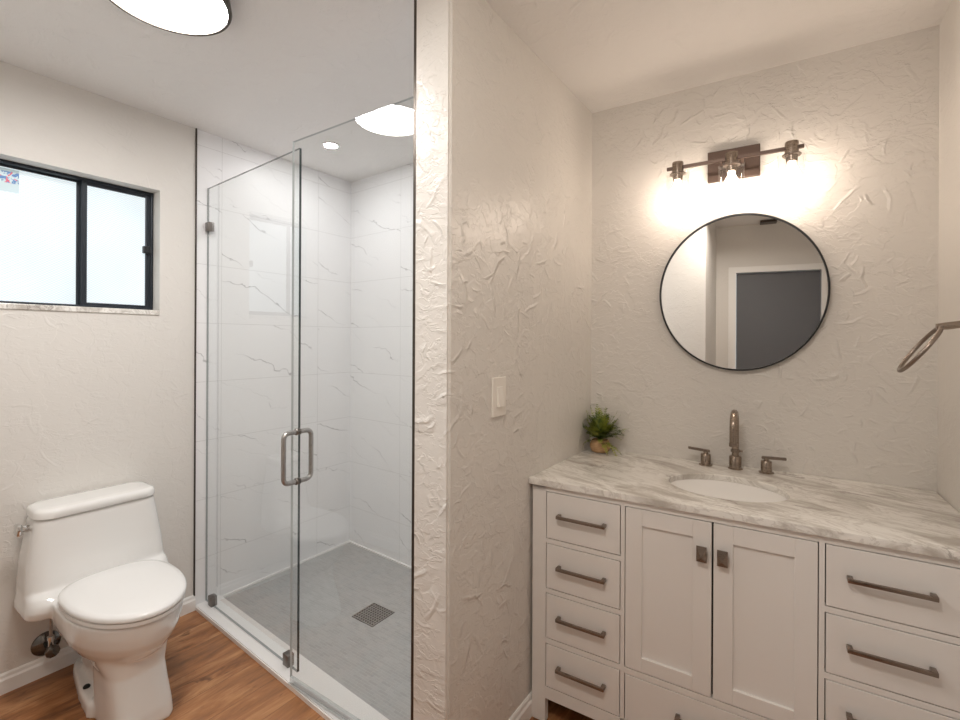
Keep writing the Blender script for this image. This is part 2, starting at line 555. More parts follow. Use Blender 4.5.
def finish(bm, name, mat, smooth=False, angle=40):
    me = bpy.data.meshes.new(name)
    bm.normal_update()
    bm.to_mesh(me)
    bm.free()
    for m in (mat if isinstance(mat, (list, tuple)) else [mat]):
        me.materials.append(m)
    if smooth:
        for p in me.polygons:
            p.use_smooth = True
        me.set_sharp_from_angle(angle=math.radians(angle))
    return me


def part(name, bm, mat, parent, smooth=False, angle=40, label=None):
    root = parent
    while root.parent:
        root = root.parent
    bmesh.ops.translate(bm, vec=-BASES[root.name], verts=bm.verts)
    o = bpy.data.objects.new(name, finish(bm, name, mat, smooth, angle))
    COL.objects.link(o)
    o.parent = parent
    if label:
        o['label'] = label
    return o


def single(name, bm, mat, label, cat, frame=WORLD, base=(0, 0, 0), smooth=False, group=None):
    bmesh.ops.translate(bm, vec=-Vector(base), verts=bm.verts)
    o = bpy.data.objects.new(name, finish(bm, name, mat, smooth))
    COL.objects.link(o)
    o.location = frame.o + Matrix.Rotation(frame.ang, 3, 'Z') @ Vector(base)
    o.rotation_euler = (0, 0, frame.ang)
    o['label'] = label
    o['category'] = cat
    if group:
        o['group'] = group
    BASES[o.name] = Vector(base)
    return o


def struct(name, bm, mat, label, cat, frame=WORLD, smooth=False, parent=None):
    o = bpy.data.objects.new(name, finish(bm, name, mat, smooth))
    COL.objects.link(o)
    if parent is None:
        o.location = frame.o
        o.rotation_euler = (0, 0, frame.ang)
        o['kind'] = 'structure'
        o['label'] = label
        o['category'] = cat
    else:
        o.parent = parent
    BASES[o.name] = Vector((0, 0, 0))
    return o


B = bmesh.new

# ---------------------------------------------------------------- room shell
def back_y(x):       # vanity wall line
    return 0.990 + 0.054 * (x - 1.749)
def glass_y(x):
    return 0.058 - 0.052 * x
def shower_back_y(x):
    return 1.006 - 0.052 * x
def right_x(y):
    return 2.965 - 0.045 * (y - 1.055)
def entry_y(x):
    return -1.87 - 0.10 * (x - 2.28)

bm = B(); add_box(bm, -0.25, 3.45, -2.3, 1.5, -0.10, 0.0)
struct('floor', bm, M['floor'], 'brown wood plank floor', 'floor')
bm = B(); add_box(bm, -0.25, 3.45, -2.3, 1.5, H, H + 0.1)
struct('ceiling', bm, M['ceiling'], 'off-white textured ceiling', 'ceiling')

# window wall, with the window opening
WY0, WY1, WZ0, WZ1 = -0.80, -0.166, 1.535, 2.122
bm = B()
add_box(bm, -0.16, 0.0, -1.40, WY0, 0.0, H)
add_box(bm, -0.16, 0.0, WY1, 0.0, 0.0, H)
add_box(bm, -0.16, 0.0, WY0, WY1, 0.0, WZ0)
add_box(bm, -0.16, 0.0, WY0, WY1, WZ1, H)
struct('wall_left', bm, M['wall_soft'], 'off-white textured wall holding the window behind the toilet', 'wall')
bm = B(); add_box(bm, -0.16, 0.0, 0.0, 1.05, -0.02, H)
struct('wall_shower_left', bm, M['tile_side'], 'white marble tiled left wall of the shower', 'wall')
bm = B(); add_prism(bm, [(0.0, shower_back_y(0)), (1.62, shower_back_y(1.62)), (1.62, 1.10), (0.0, 1.10)], -0.02, H)
struct('wall_shower_back', bm, M['tile_back'], 'white marble tiled back wall of the shower', 'wall')
# partition: textured, tiled on its shower side
bm = B(); add_prism(bm, [(1.616, -0.095), (1.749, -0.095), (1.749, 1.12), (1.616, 1.12)], 0.0, H)
bmesh.ops.bevel(bm, geom=[e for e in bm.edges if abs(e.verts[0].co.z - e.verts[1].co.z) > 1 and e.verts[0].co.y < 0 and e.verts[0].co.x > 1.7], offset=0.008, segments=3, affect='EDGES')
struct('wall_partition', bm, M['wall_rough'], 'thick trowelled plaster partition between shower and vanity', 'wall')
bm = B(); add_prism(bm, [(1.606, -0.088), (1.616, -0.088), (1.616, 0.93), (1.606, 0.93)], -0.02, H)
struct('wall_shower_right', bm, M['tile_side'], 'marble tile facing on the shower side of the partition', 'wall')
# vanity wall and right wall
bm = B(); add_prism(bm, [(1.749, back_y(1.749)), (3.05, back_y(3.05)), (3.05, 1.25), (1.749, 1.25)], 0.0, H)
struct('wall_back', bm, M['wall'], 'off-white trowelled wall behind the vanity', 'wall')
bm = B(); add_prism(bm, [(right_x(1.10), 1.10), (right_x(-2.1), -2.1), (3.3, -2.1), (3.3, 1.10)], 0.0, H)
struct('wall_right', bm, M['wall_soft'], 'off-white wall at the right end of the vanity', 'wall')
# toilet nook end wall and the entry alcove (seen in the mirror)
ex = 2.125
bm = B(); add_prism(bm, [(-0.16, -1.20), (ex, -1.20), (2.18, entry_y(2.18)), (2.18, -2.1), (-0.16, -2.1)], 0.0, H)
struct('wall_front', bm, M['wall_soft'], 'off-white wall facing the vanity, seen in the mirror', 'wall')
ax, bx = 2.345, 3.01        # door leaf between these, in the entry wall
bm = B()
def ent_prism(x0, x1, z0, z1, d0=-0.10, d1=0.0):
    add_prism(bm, [(x0, entry_y(x0) + d0), (x1, entry_y(x1) + d0), (x1, entry_y(x1) + d1), (x0, entry_y(x0) + d1)], z0, z1)
ent_prism(2.18, ax, 0.0, H); ent_prism(bx, 3.30, 0.0, H); ent_prism(ax, bx, 2.04, H)
struct('wall_entry', bm, M['wall_soft'], 'off-white wall around the grey door, seen in the mirror', 'wall')
door = thing('door_1', 'plain grey entry door in a white frame, reflected in the round mirror', 'door', base=((ax + bx) / 2, entry_y((ax + bx) / 2), 0))
door['kind'] = 'structure'
bm = B(); ent_prism(ax + 0.004, bx - 0.004, 0.008, 2.035, -0.06, -0.02)
part('leaf', bm, M['door'], door)
bm = B()
for q in ((0.0, 0.05, 0.0, 0.015), (0.012, 0.04, 0.015, 0.024)):
    ent_prism(ax - 0.062 + q[0], ax - 0.062 + q[0] + q[1] + 0.012, 0.0, 2.04 + 0.055 - q[0], q[2], q[3])
    ent_prism(bx, bx + 0.05 - q[0], 0.0, 2.04 + 0.055 - q[0], q[2], q[3])
    ent_prism(ax, bx, 2.04, 2.04 + 0.055 - q[0], q[2], q[3])
part('door_frame', bm, M['trimwhite'], door)

# shower floor and curb
bm = B(); add_prism(bm, [(0.0, glass_y(0) + 0.02), (1.62, glass_y(1.62) + 0.02), (1.62, shower_back_y(1.62)), (0.0, shower_back_y(0))], -0.02, 0.001)
struct('floor_shower', bm, M['mosaic'], 'grey mosaic floor of the shower', 'floor')
bm = B()
add_prism(bm, [(0.0, 0.0), (1.616, -0.084), (1.616, 0.046), (0.0, 0.13)], 0.0, 0.022)
bmesh.ops.bevel(bm, geom=[e for e in bm.edges if e.verts[0].co.z > 0.01 and e.verts[1].co.z > 0.01], offset=0.004, segments=2, affect='EDGES')
struct('trim_1', bm, M['curb'], 'low white stone curb along the shower entrance', 'trim')
# white grout line round the shower floor
bm = B(); add_prism(bm, [(0.0, 0.128), (0.012, 0.128), (0.012, shower_back_y(0.012)), (0.0, shower_back_y(0))], 0.0, 0.010)
struct('trim_2', bm, M['curb'], 'white caulk line at the foot of the left shower wall', 'trim')
bm = B(); add_prism(bm, [(0.012, shower_back_y(0.012) - 0.012), (1.618, shower_back_y(1.618) - 0.012), (1.618, shower_back_y(1.618)), (0.012, shower_back_y(0.012))], 0.0, 0.010)
struct('trim_3', bm, M['curb'], 'white caulk line at the foot of the back shower wall', 'trim')
# dark metal tile edge trims
bm = B(); add_box(bm, 0.0, 0.007, -0.006, 0.0, 0.022, H)
struct('trim_4', bm, M['bronze'], 'thin dark metal edge where the left shower tile ends', 'trim')
bm = B(); add_box(bm, 1.606, 1.6165, -0.0955, -0.088, 0.0, H)
struct('trim_5', bm, M['bronze'], 'thin dark metal edge on the partition beside the shower door', 'trim')

def base_profile(t, h):
    return [(0, 0), (t, 0), (t, h * 0.68), (t * 0.62, h * 0.78), (t * 0.55, h * 0.92), (t * 0.25, h), (0, h)]
def baseboard(name, p0, p1, label, h=0.078, t=0.013):
    p0, p1 = Vector((p0[0], p0[1], 0)), Vector((p1[0], p1[1], 0))
    d = (p1 - p0).normalized()
    nrm = Vector((-d.y, d.x, 0))       # to the left of the walking direction = into the room
    bm = B()
    rings = [[tuple(p + nrm * a + Vector((0, 0, z))) for a, z in base_profile(t, h)] for p in (p0, p1)]
    add_loft(bm, rings)
    struct(name, bm, M['trimwhite'], label, 'baseboard')
baseboard('baseboard_left', (0, -0.0), (0, -1.2), 'white baseboard along the window wall behind the toilet')
bm = None
baseboard('baseboard_partition', (1.749, 0.98), (1.749, -0.087), 'white baseboard at the foot of the partition')
baseboard('baseboard_partition_end', (1.749, -0.095), (1.63, -0.095), 'white baseboard across the end of the partition') if False else None
baseboard('baseboard_front', (0.0, -1.2), (2.1, -1.2), 'white baseboard on the wall facing the vanity')
baseboard('baseboard_right', (right_x(-1.9), -1.9), (right_x(0.36), 0.36), 'white baseboard at the foot of the right wall')

# ---------------------------------------------------------------- window
win = thing('window_1', 'dark framed sliding window with frosted panes above the toilet', 'window', base=(0, (WY0 + WY1) / 2, WZ0))
win['kind'] = 'structure'
def bar4(bm, y0, y1, z0, z1, w, x0, x1, bev=0.003):
    add_box(bm, x0, x1, y0, y0 + w, z0, z1, bev)
    add_box(bm, x0, x1, y1 - w, y1, z0, z1, bev)
    add_box(bm, x0, x1, y0 + w * 0.8, y1 - w * 0.8, z0, z0 + w, bev)
    add_box(bm, x0, x1, y0 + w * 0.8, y1 - w * 0.8, z1 - w, z1, bev)
bm = B(); bar4(bm, WY0, WY1, WZ0 + 0.003, WZ1, 0.012, -0.125, -0.074)
part('outer_frame', bm, M['window_frame'], win)
ym = -0.430
bm = B(); bar4(bm, ym - 0.018, WY1 - 0.010, WZ0 + 0.006, WZ1 - 0.008, 0.021, -0.104, -0.080)
add_box(bm, -0.118, -0.1045, ym - 0.020, ym + 0.004, WZ0 + 0.006, WZ1 - 0.008, 0.002)
sash = part('sliding_sash', bm, M['window_frame'], win)
bm = B(); add_box(bm, -0.096, -0.090, ym - 0.002, WY1 - 0.026, WZ0 + 0.022, WZ1 - 0.024)
part('sash_pane', bm, M['pane'], sash, label='frosted pane of the sliding sash')
bm = B(); add_box(bm, -0.080, -0.060, WY1 - 0.047, WY1 - 0.016, 1.817, 1.852, 0.003)
part('latch', bm, M['black'], sash)
bm = B(); bar4(bm, WY0 + 0.010, ym - 0.019, WZ0 + 0.004, WZ1 - 0.010, 0.010, -0.122, -0.106, 0.002)
fs = part('fixed_sash', bm, M['window_frame'], win)
bm = B(); add_box(bm, -0.118, -0.112, WY0 + 0.018, ym - 0.026, WZ0 + 0.012, WZ1 - 0.018)
part('fixed_pane', bm, M['pane'], fs, label='frosted fixed pane')
bm = B(); add_box(bm, -0.13, 0.006, WY0, WY1, WZ0 - 0.022, WZ0 + 0.002, 0.003)
part('window_sill', bm, M['sill'], win, label='thin marble sill')
bm = B(); add_box(bm, -0.1118, -0.1108, -0.735, -0.647, 2.003, 2.098)
single('sticker', bm, M['sticker'], 'pale square sticker with blue and red print in the corner of the window pane', 'sticker', base=(-0.112, -0.69, 2.003))

# ---------------------------------------------------------------- shower glass
def glass_panel(bm, x0, x1, y0, y1, z0, z1, left=2, right=1, top=2, bottom=2):
    """slab in the local frame, thickness along y; material 0 = the faces, 1..3 = the cut edges"""
    t = bmesh.new()
    bmesh.ops.create_cube(t, size=1.0)
    bmesh.ops.scale(t, vec=(x1 - x0, y1 - y0, z1 - z0), verts=t.verts)
    bmesh.ops.translate(t, vec=((x0 + x1) / 2, (y0 + y1) / 2, (z0 + z1) / 2), verts=t.verts)
    t.normal_update()
    for f in t.faces:
        n = f.normal
        f.material_index = 0 if abs(n.y) > 0.5 else (right if n.x > 0.5 else left if n.x < -0.5 else top if n.z > 0 else bottom)
    merge(bm, t)

GL = [M['glass'], M['glass_edge'], M['glass_edge_pale'], M['glass_edge_clear']]
panel = thing('glass_screen', 'fixed clear glass shower panel beside the toilet', 'shower screen', SHW, base=(0.44, 0, 0.022))
bm = B(); glass_panel(bm, 0.002, 0.875, -0.005, 0.005, 0.024, 2.190)
part('glass', bm, GL, panel)
for cx_, cz_ in ((0.022, 1.985), (0.075, 0.048), (0.800, 0.048)):
    bm = B()
    add_box(bm, cx_ - 0.020, cx_ + 0.020, -0.0155, 0.0155, cz_ - 0.024, cz_ + 0.024, 0.003)
    if cz_ < 1:
        add_box(bm, cx_ - 0.020, cx_ + 0.020, -0.014, 0.014, 0.0222, 0.0238)
    part('clip', bm, M['clip'], panel, smooth=True)

# the door: hung at the partition, standing slightly open
HX, HY, EX, EY = 1.594, -0.0300, 0.908, -0.0425
DOOR = Frame(EX, EY, math.atan2(HY - EY, HX - EX))
DL = math.hypot(HX - EX, HY - EY)
sd = thing('shower_door', 'frameless glass shower door with a steel pull handle, slightly open', 'shower door', DOOR, base=(DL, 0, 0.03))
bm = B(); glass_panel(bm, 0.0, DL, -0.005, 0.005, 0.052, 2.188, left=3, right=2, top=3, bottom=3)
part('glass', bm, GL, sd)
bm = B(); add_box(bm, 0.002, DL - 0.002, -0.007, 0.007, 0.030, 0.0515)
add_box(bm, 0.002, DL - 0.002, -0.016, -0.007, 0.030, 0.036)
part('bottom_sweep', bm, M['seal'], sd)
hx = 0.036
zt, zb = 1.034, 0.838
bm = B()
loop = []
for (y, z) in ((-0.0055, zt), (-0.062, zt), (-0.062, zb), (-0.0055, zb)):
    loop.append((hx, y, z))
add_tube(bm, round_path(loop, 0.026), 0.0095, 16)
loop = [(hx, -y, z) for (x, y, z) in loop]
add_tube(bm, round_path(loop, 0.026), 0.0095, 16)
hd = part('handle', bm, M['handle_steel'], sd, smooth=True)
for z in (zt, zb):
    for s in (-1, 1):
        bm = B()
        add_tube(bm, [(hx, s * 0.0052, z), (hx, s * 0.0085, z), (hx, s * 0.011, z)], [0.0135, 0.0135, 0.0115], 20)
        part('rosette', bm, M['clip'], hd, smooth=True)
for z in (0.30, 1.93):
    bm = B()
    for s in (-1, 1):
        add_box(bm, DL - 0.028, DL + 0.0, s * 0.0052, s * 0.011, z - 0.03, z + 0.03, 0.002)
    # hinges sit right behind the dark jamb trim
    part('hinge', bm, M['clip'], sd)

# drain
dr = thing('shower_drain', 'square metal drain grate in the grey shower floor', 'drain', base=(0.79, 0.50, 0.001))
bm = B(); add_box(bm, 0.715, 0.865, 0.425, 0.575, 0.0012, 0.0030)
part('drain_pan', bm, M['hole'], dr)
bm = B()
bars = 9
for i in range(bars + 1):
    p = 0.718 + i * 0.144 / bars
    add_box(bm, p - 0.0028, p + 0.0028, 0.427, 0.573, 0.003, 0.0065)
for i in range(bars + 1):
    p = 0.428 + i * 0.144 / bars
    add_box(bm, 0.717, 0.863, p - 0.0028, p + 0.0028, 0.003, 0.0062)
part('grate', bm, M['grate'], dr)

# ---------------------------------------------------------------- ceiling lights
cl = thing('ceiling_light', 'large round flush ceiling light with a dark rim', 'ceiling light', base=(0.984, -0.523, H))
bm = B()
add_lathe(bm, [(0.163, H - 0.001), (0.175, H - 0.004), (0.181, H - 0.042), (0.178, H - 0.047), (0.169, H - 0.047), (0.168, H - 0.028)], 0.984, -0.532, 64)
part('rim', bm, M['bronze'], cl, smooth=True)
bm = B(); add_lathe(bm, [(0.1675, H - 0.029), (0.1675, H - 0.042), (0.135, H - 0.046), (0.05, H - 0.048)], 0.984, -0.532, 64)
part('diffuser', bm, M['lamp'], cl, smooth=True)
rl = thing('recessed_light', 'small round recessed downlight in the shower ceiling', 'downlight', base=(0.408, 0.522, H))
bm = B(); add_lathe(bm, [(0.032, H - 0.0015), (0.050, H - 0.0005), (0.050, H - 0.004), (0.045, H - 0.006), (0.036, H - 0.005)], 0.408, 0.522, 40)
part('trim_ring', bm, M['trimwhite'], rl, smooth=True)
bm = B(); add_lathe(bm, [(0.034, H - 0.0048), (0.034, H - 0.0056), (0.02, H - 0.006)], 0.408, 0.522, 32)
part('lens', bm, M['spot'], rl)

# ---------------------------------------------------------------- toilet
TY = -0.449
toilet = thing('toilet', 'white one-piece toilet with closed lid against the window wall', 'toilet', base=(0.0, TY, 0.0))
def egg(z, xb, xf, hw, xm=None, pf=2.0, pb=2.6, n=56, sq=1.0):
    """closed outline: back half (xb..xm) squarer, front half (xm..xf) rounder"""
    xm = xm if xm is not None else xb + (xf - xb) * 0.45
    out = []
    for i in range(n):
        t = 2 * math.pi * i / n
        ct, st = math.cos(t), math.sin(t)
        p = pf if ct >= 0 else pb
        ext = (xf - xm) if ct >= 0 else (xm - xb)
        x = xm + ext * math.copysign(abs(ct) ** (2.0 / p), ct)
        y = TY + hw * math.copysign(abs(st) ** (2.0 / p), st)
        out.append((x, y, z))
    return out
bm = B()
# bowl
add_loft(bm, [egg(0.20, 0.12, 0.585, 0.085, 0.34, 2.6, 3.4), egg(0.225, 0.12, 0.605, 0.115, 0.35, 2.2, 3),
              egg(0.25, 0.10, 0.640, 0.140, 0.37, 2.1, 3), egg(0.285, 0.08, 0.676, 0.160, 0.38, 2, 3),
              egg(0.32, 0.06, 0.698, 0.172, 0.40, 2, 3), egg(0.36, 0.05, 0.710, 0.178, 0.41, 2, 3), egg(0.405, 0.05, 0.715, 0.180, 0.42, 2, 3)])
# pedestal column under the bowl, trapway behind it
add_loft(bm, [egg(0.0, 0.40, 0.672, 0.098, 0.50, 5, 6), egg(0.05, 0.40, 0.662, 0.096, 0.50, 5, 6), egg(0.12, 0.39, 0.634, 0.093, 0.49, 4.5, 6),
              egg(0.18, 0.37, 0.612, 0.093, 0.48, 4, 5), egg(0.23, 0.34, 0.615, 0.110, 0.47, 3, 4), egg(0.27, 0.34, 0.63, 0.125, 0.47, 2.4, 3)])
add_loft(bm, [egg(0.0, 0.10, 0.45, 0.060, 0.27, 3, 3), egg(0.24, 0.10, 0.45, 0.062, 0.27, 3, 3)])
# foot plate with its bolt ears
def plate(z, k):
    return [(0.07 + k, TY - 0.060 + k, z), (0.12, TY - 0.075 + k, z), (0.30, TY - 0.104 + k, z), (0.43, TY - 0.115 + k, z), (0.46, TY - 0.09 + k, z),
            (0.46, TY + 0.09 - k, z), (0.43, TY + 0.115 - k, z), (0.30, TY + 0.104 - k, z), (0.12, TY + 0.075 - k, z), (0.07 + k, TY + 0.060 - k, z)]
add_loft(bm, [plate(0.0, 0.0), plate(0.040, 0.002), plate(0.050, 0.010)])
# deck that flares from the bowl into the tank
def rrect(z, x0, x1, hw, r, n=10):
    out = []
    for (cx_, cy_, a0) in ((x1 - r, TY + hw - r, 0), (x0 + r, TY + hw - r, 90), (x0 + r, TY - hw + r, 180), (x1 - r, TY - hw + r, 270)):
        for i in range(n + 1):
            a = math.radians(a0 + 90 * i / n)
            out.append((cx_ + r * math.cos(a), cy_ + r * math.sin(a), z))
    return out
add_loft(bm, [rrect(0.335, 0.010, 0.235, 0.222, 0.05), rrect(0.344, 0.010, 0.262, 0.240, 0.06), rrect(0.372, 0.010, 0.275, 0.241, 0.06),
              rrect(0.395, 0.010, 0.275, 0.238, 0.065), rrect(0.418, 0.010, 0.258, 0.235, 0.06), rrect(0.428, 0.010, 0.235, 0.232, 0.05)])
# tank
add_loft(bm, [rrect(0.38, 0.010, 0.232, 0.235, 0.055), rrect(0.45, 0.010, 0.222, 0.233, 0.05), rrect(0.52, 0.010, 0.212, 0.228, 0.05),
              rrect(0.62, 0.010, 0.205, 0.214, 0.050), rrect(0.695, 0.010, 0.202, 0.202, 0.055)])
body = part('body', bm, M['porcelain'], toilet, smooth=True, angle=180)
rm = body.modifiers.new('remesh', 'REMESH'); rm.mode = 'VOXEL'; rm.voxel_size = 0.006; rm.use_smooth_shade = True
sm = body.modifiers.new('smooth', 'SMOOTH'); sm.factor = 0.5; sm.iterations = 9
# dark cap standing in for the shadow in the floor bolt recess
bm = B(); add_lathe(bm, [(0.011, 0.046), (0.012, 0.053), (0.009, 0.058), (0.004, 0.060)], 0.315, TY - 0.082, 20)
part('bolt_recess_shadow', bm, M['hole'], toilet, smooth=True, label='dark cap in place of the shaded floor bolt recess')
bm = B()
add_loft(bm, [rrect(0.6985, 0.008, 0.205, 0.202, 0.060), rrect(0.701, 0.006, 0.209, 0.206, 0.062), rrect(0.722, 0.006, 0.209, 0.205, 0.062),
              rrect(0.731, 0.010, 0.204, 0.200, 0.060), rrect(0.735, 0.020, 0.190, 0.186, 0.055), rrect(0.7365, 0.05, 0.16, 0.155, 0.03)])
part('tank_lid', bm, M['porcelain'], toilet, smooth=True, angle=60)
bm = B()
add_loft(bm, [egg(0.409, 0.235, 0.722, 0.174, 0.43, 2, 2.8), egg(0.412, 0.232, 0.729, 0.179, 0.43, 2, 2.8), egg(0.424, 0.232, 0.729, 0.179, 0.43, 2, 2.8), egg(0.427, 0.24, 0.722, 0.172, 0.43, 2, 2.8)])
part('seat', bm, M['seat'], toilet, smooth=True, angle=50)
bm = B()
add_loft(bm, [egg(0.4295, 0.232, 0.724, 0.174, 0.43, 2, 2.8), egg(0.432, 0.228, 0.735, 0.181, 0.43, 2, 2.8), egg(0.442, 0.228, 0.736, 0.182, 0.43, 2, 2.8),
              egg(0.449, 0.232, 0.730, 0.177, 0.43, 2, 2.8), egg(0.453, 0.25, 0.710, 0.160, 0.43, 2, 2.8), egg(0.455, 0.33, 0.60, 0.085, 0.44, 2, 2.4)])
part('seat_lid', bm, M['seat'], toilet, smooth=True, angle=60)
for s in (-1, 1):
    bm = B(); add_tube(bm, [(0.242, TY + s * 0.075 - 0.022, 0.438), (0.242, TY + s * 0.075 + 0.022, 0.438)], 0.009, 14)
    part('seat_hinge', bm, M['seat'], toilet, smooth=True)
bm = B()
add_tube(bm, [(0.10, TY - 0.205, 0.657), (0.10, TY - 0.228, 0.657)], 0.013, 16)
add_box(bm, 0.078, 0.124, TY - 0.246, TY - 0.226, 0.637, 0.678, 0.006)
part('flush_lever', bm, M['chrome'], toilet, smooth=True, label='chrome trip lever')
# water supply valve
sv = thing('supply_valve', 'chrome water supply valve low on the wall behind the toilet', 'valve', base=(0.0, -0.580, 0.130))
def xlathe(bm, prof, y, z, n=28):
    rings = [[(x, y + r * math.cos(2 * math.pi * i / n), z + r * math.sin(2 * math.pi * i / n)) for i in range(n)] for r, x in prof]
    add_loft(bm, rings)
bm = B(); xlathe(bm, [(0.048, 0.001), (0.047, 0.006), (0.036, 0.014), (0.016, 0.020), (0.010, 0.021)], -0.580, 0.130)
part('escutcheon', bm, M['chrome_dark'], sv, smooth=True)
bm = B(); xlathe(bm, [(0.011, 0.016), (0.011, 0.055), (0.016, 0.056), (0.016, 0.078), (0.008, 0.080)], -0.580, 0.130)
vb = part('valve_body', bm, M['chrome_dark'], sv, smooth=True)
bm = B(); add_lathe(bm, [(0.009, 0.135), (0.009, 0.168), (0.012, 0.169), (0.012, 0.182), (0.006, 0.183)], 0.066, -0.580, 18)
part('outlet', bm, M['chrome'], vb, smooth=True)
bm = B(); xlathe(bm, [(0.020, 0.0805), (0.024, 0.084), (0.024, 0.095), (0.018, 0.099)], -0.580, 0.130, 10)
part('knob', bm, M['chrome_dark'], sv, smooth=True)
bm = B(); add_tube(bm, round_path([(0.066, -0.580, 0.183), (0.066, -0.580, 0.25), (0.070, -0.585, 0.310)], 0.03), 0.006, 12)
part('hose', bm, M['handle_steel'], sv, smooth=True)

# ---------------------------------------------------------------- vanity cabinet
van = thing('vanity_cabinet', 'white bathroom vanity cabinet with drawers and two shaker doors', 'vanity', VAN, base=(0.585, -0.30, 0.0))
CW0, CW1, FD = -0.020, 1.168, -0.598       # cabinet width; front face depth
TOPZ = 0.868
S = [(CW0, 0.034), (0.306, 0.319), (0.848, 0.861), (1.134, CW1)]   # stiles
LEFTR = [(0.676, 0.848), (0.494, 0.660), (0.312, 0.478), (0.134, 0.294)]
bm = B()
def face(u0, u1, z0, z1, d0=FD, d1=FD + 0.022):
    add_box(bm, u0, u1, d0, d1, z0, z1)
face(CW0, CW1, 0.848, TOPZ)                                         # top rail
face(S[1][0], S[1][1], 0.09, 0.848); face(S[2][0], S[2][1], 0.09, 0.848)
for a, b in ((S[0][1], S[1][0]), (S[2][1], S[3][0])):
    for (hi, lo) in ((LEFTR[0][0], LEFTR[1][1]), (LEFTR[1][0], LEFTR[2][1]), (LEFTR[2][0], LEFTR[3][1])):
        face(a, b, lo, hi)
face(S[1][1], S[2][0], 0.290, 0.309)
face(S[0][1], S[3][0], 0.090, 0.134)                                # bottom rail
part('face_frame', bm, M['cabinet'], van)
bm = B()
add_box(bm, 0.004, 0.02, FD + 0.03, -0.02, 0.10, TOPZ)
add_box(bm, CW1 - 0.02, CW1 - 0.004, FD + 0.03, -0.02, 0.10, TOPZ)
add_box(bm, 0.02, CW1 - 0.02, -0.03, -0.02, 0.10, TOPZ)
add_box(bm, 0.02, CW1 - 0.02, FD + 0.03, -0.03, 0.10, 0.115)
part('carcass', bm, M['cabinet'], van)
bm = B(); add_box(bm, CW0 + 0.036, CW1 - 0.036, FD + 0.0225, FD + 0.03, 0.112, 0.864)  # dark sheet paints the shade seen through the gaps between fronts
part('gap_shadow_panel', bm, M['dark'], van, label='dark sheet standing in for the shade behind the drawer fronts')
for (u0, u1) in ((CW0, 0.034), (1.134, CW1)):
    for (d0, d1) in ((FD, FD + 0.028), (-0.05, -0.02)):
        bm = B(); add_box(bm, u0 if d0 == FD else max(u0, 0.004), u1, d0, d1, 0.0, TOPZ if d0 == FD else 0.10, 0.0015)
        part('leg', bm, M['cabinet'], van)
def bar_handle(u0, u1, z, parent, d=FD):
    bm = B()
    add_box(bm, u0, u1, d - 0.027, d - 0.018, z - 0.005, z + 0.006, 0.0018)
    for a, b in ((u0, u0 + 0.013), (u1 - 0.013, u1)):
        add_box(bm, a, b, d - 0.0265, d - 0.0005, z - 0.0045, z + 0.007, 0.0018)
    return part('handle', bm, M['nickel_dark'], parent, smooth=True, angle=30)
G = 0.0030
def drawer(u0, u1, z0, z1, h0, h1, hz=None):
    bm = B(); add_box(bm, u0 + G, u1 - G, FD - 0.001, FD + 0.02, z0 + G, z1 - G, 0.0012)
    d = part('drawer', bm, M['cabinet'], van)
    bar_handle(h0, h1, hz if hz else (z0 + z1) / 2 + 0.006, d, FD - 0.001)
for (z0, z1) in LEFTR:
    drawer(S[0][1], S[1][0], z0, z1, 0.082, 0.258)
for (z0, z1) in LEFTR:
    drawer(S[2][1], S[3][0], z0, z1, 0.908, 1.086)
drawer(S[1][1], S[2][0], 0.134, 0.290, 0.481, 0.686)
def shaker(u0, u1, z0, z1, ku):
    u0 += G * 0.9; u1 -= G * 0.9; z0 += G; z1 -= G
    sw, rt, rb = 0.053, 0.054, 0.046
    bm = B()
    f0, f1 = FD - 0.001, FD + 0.02
    add_box(bm, u0, u0 + sw, f0, f1, z0, z1, 0.0010, 1)
    add_box(bm, u1 - sw, u1, f0, f1, z0, z1, 0.0010, 1)
    add_box(bm, u0 + sw, u1 - sw, f0 + 0.0006, f1, z1 - rt, z1, 0.0010, 1)
    add_box(bm, u0 + sw, u1 - sw, f0 + 0.0006, f1, z0, z0 + rb, 0.0010, 1)
    add_box(bm, u0 + sw - 0.002, u1 - sw + 0.002, f0 + 0.009, f1 - 0.002, z0 + rb - 0.002, z1 - rt + 0.002)
    d = part('door', bm, M['cabinet'], van)
    bm = B()
    add_tube(bm, [(ku, f0 - 0.0003, 0.750), (ku, f0 - 0.016, 0.750)], 0.007, 12)
    w, hh = 0.0145, 0.0235
    a = [(ku + sx * w, f0 - 0.016, 0.750 + sz * hh) for sx, sz in ((-1, -1), (1, -1), (1, 1), (-1, 1))]
    b = [(x, f0 - 0.020, z) for x, y, z in a]
    tip = [(ku + sx * 0.0012, f0 - 0.027, 0.742 + sz * 0.0012) for sx, sz in ((-1, -1), (1, -1), (1, 1), (-1, 1))]
    add_loft(bm, [a, b, tip])
    part('knob', bm, M['nickel_dark'], d)
shaker(S[1][1], 0.5835, 0.309, 0.848, 0.555)
shaker(0.5835, S[2][0], 0.309, 0.848, 0.612)

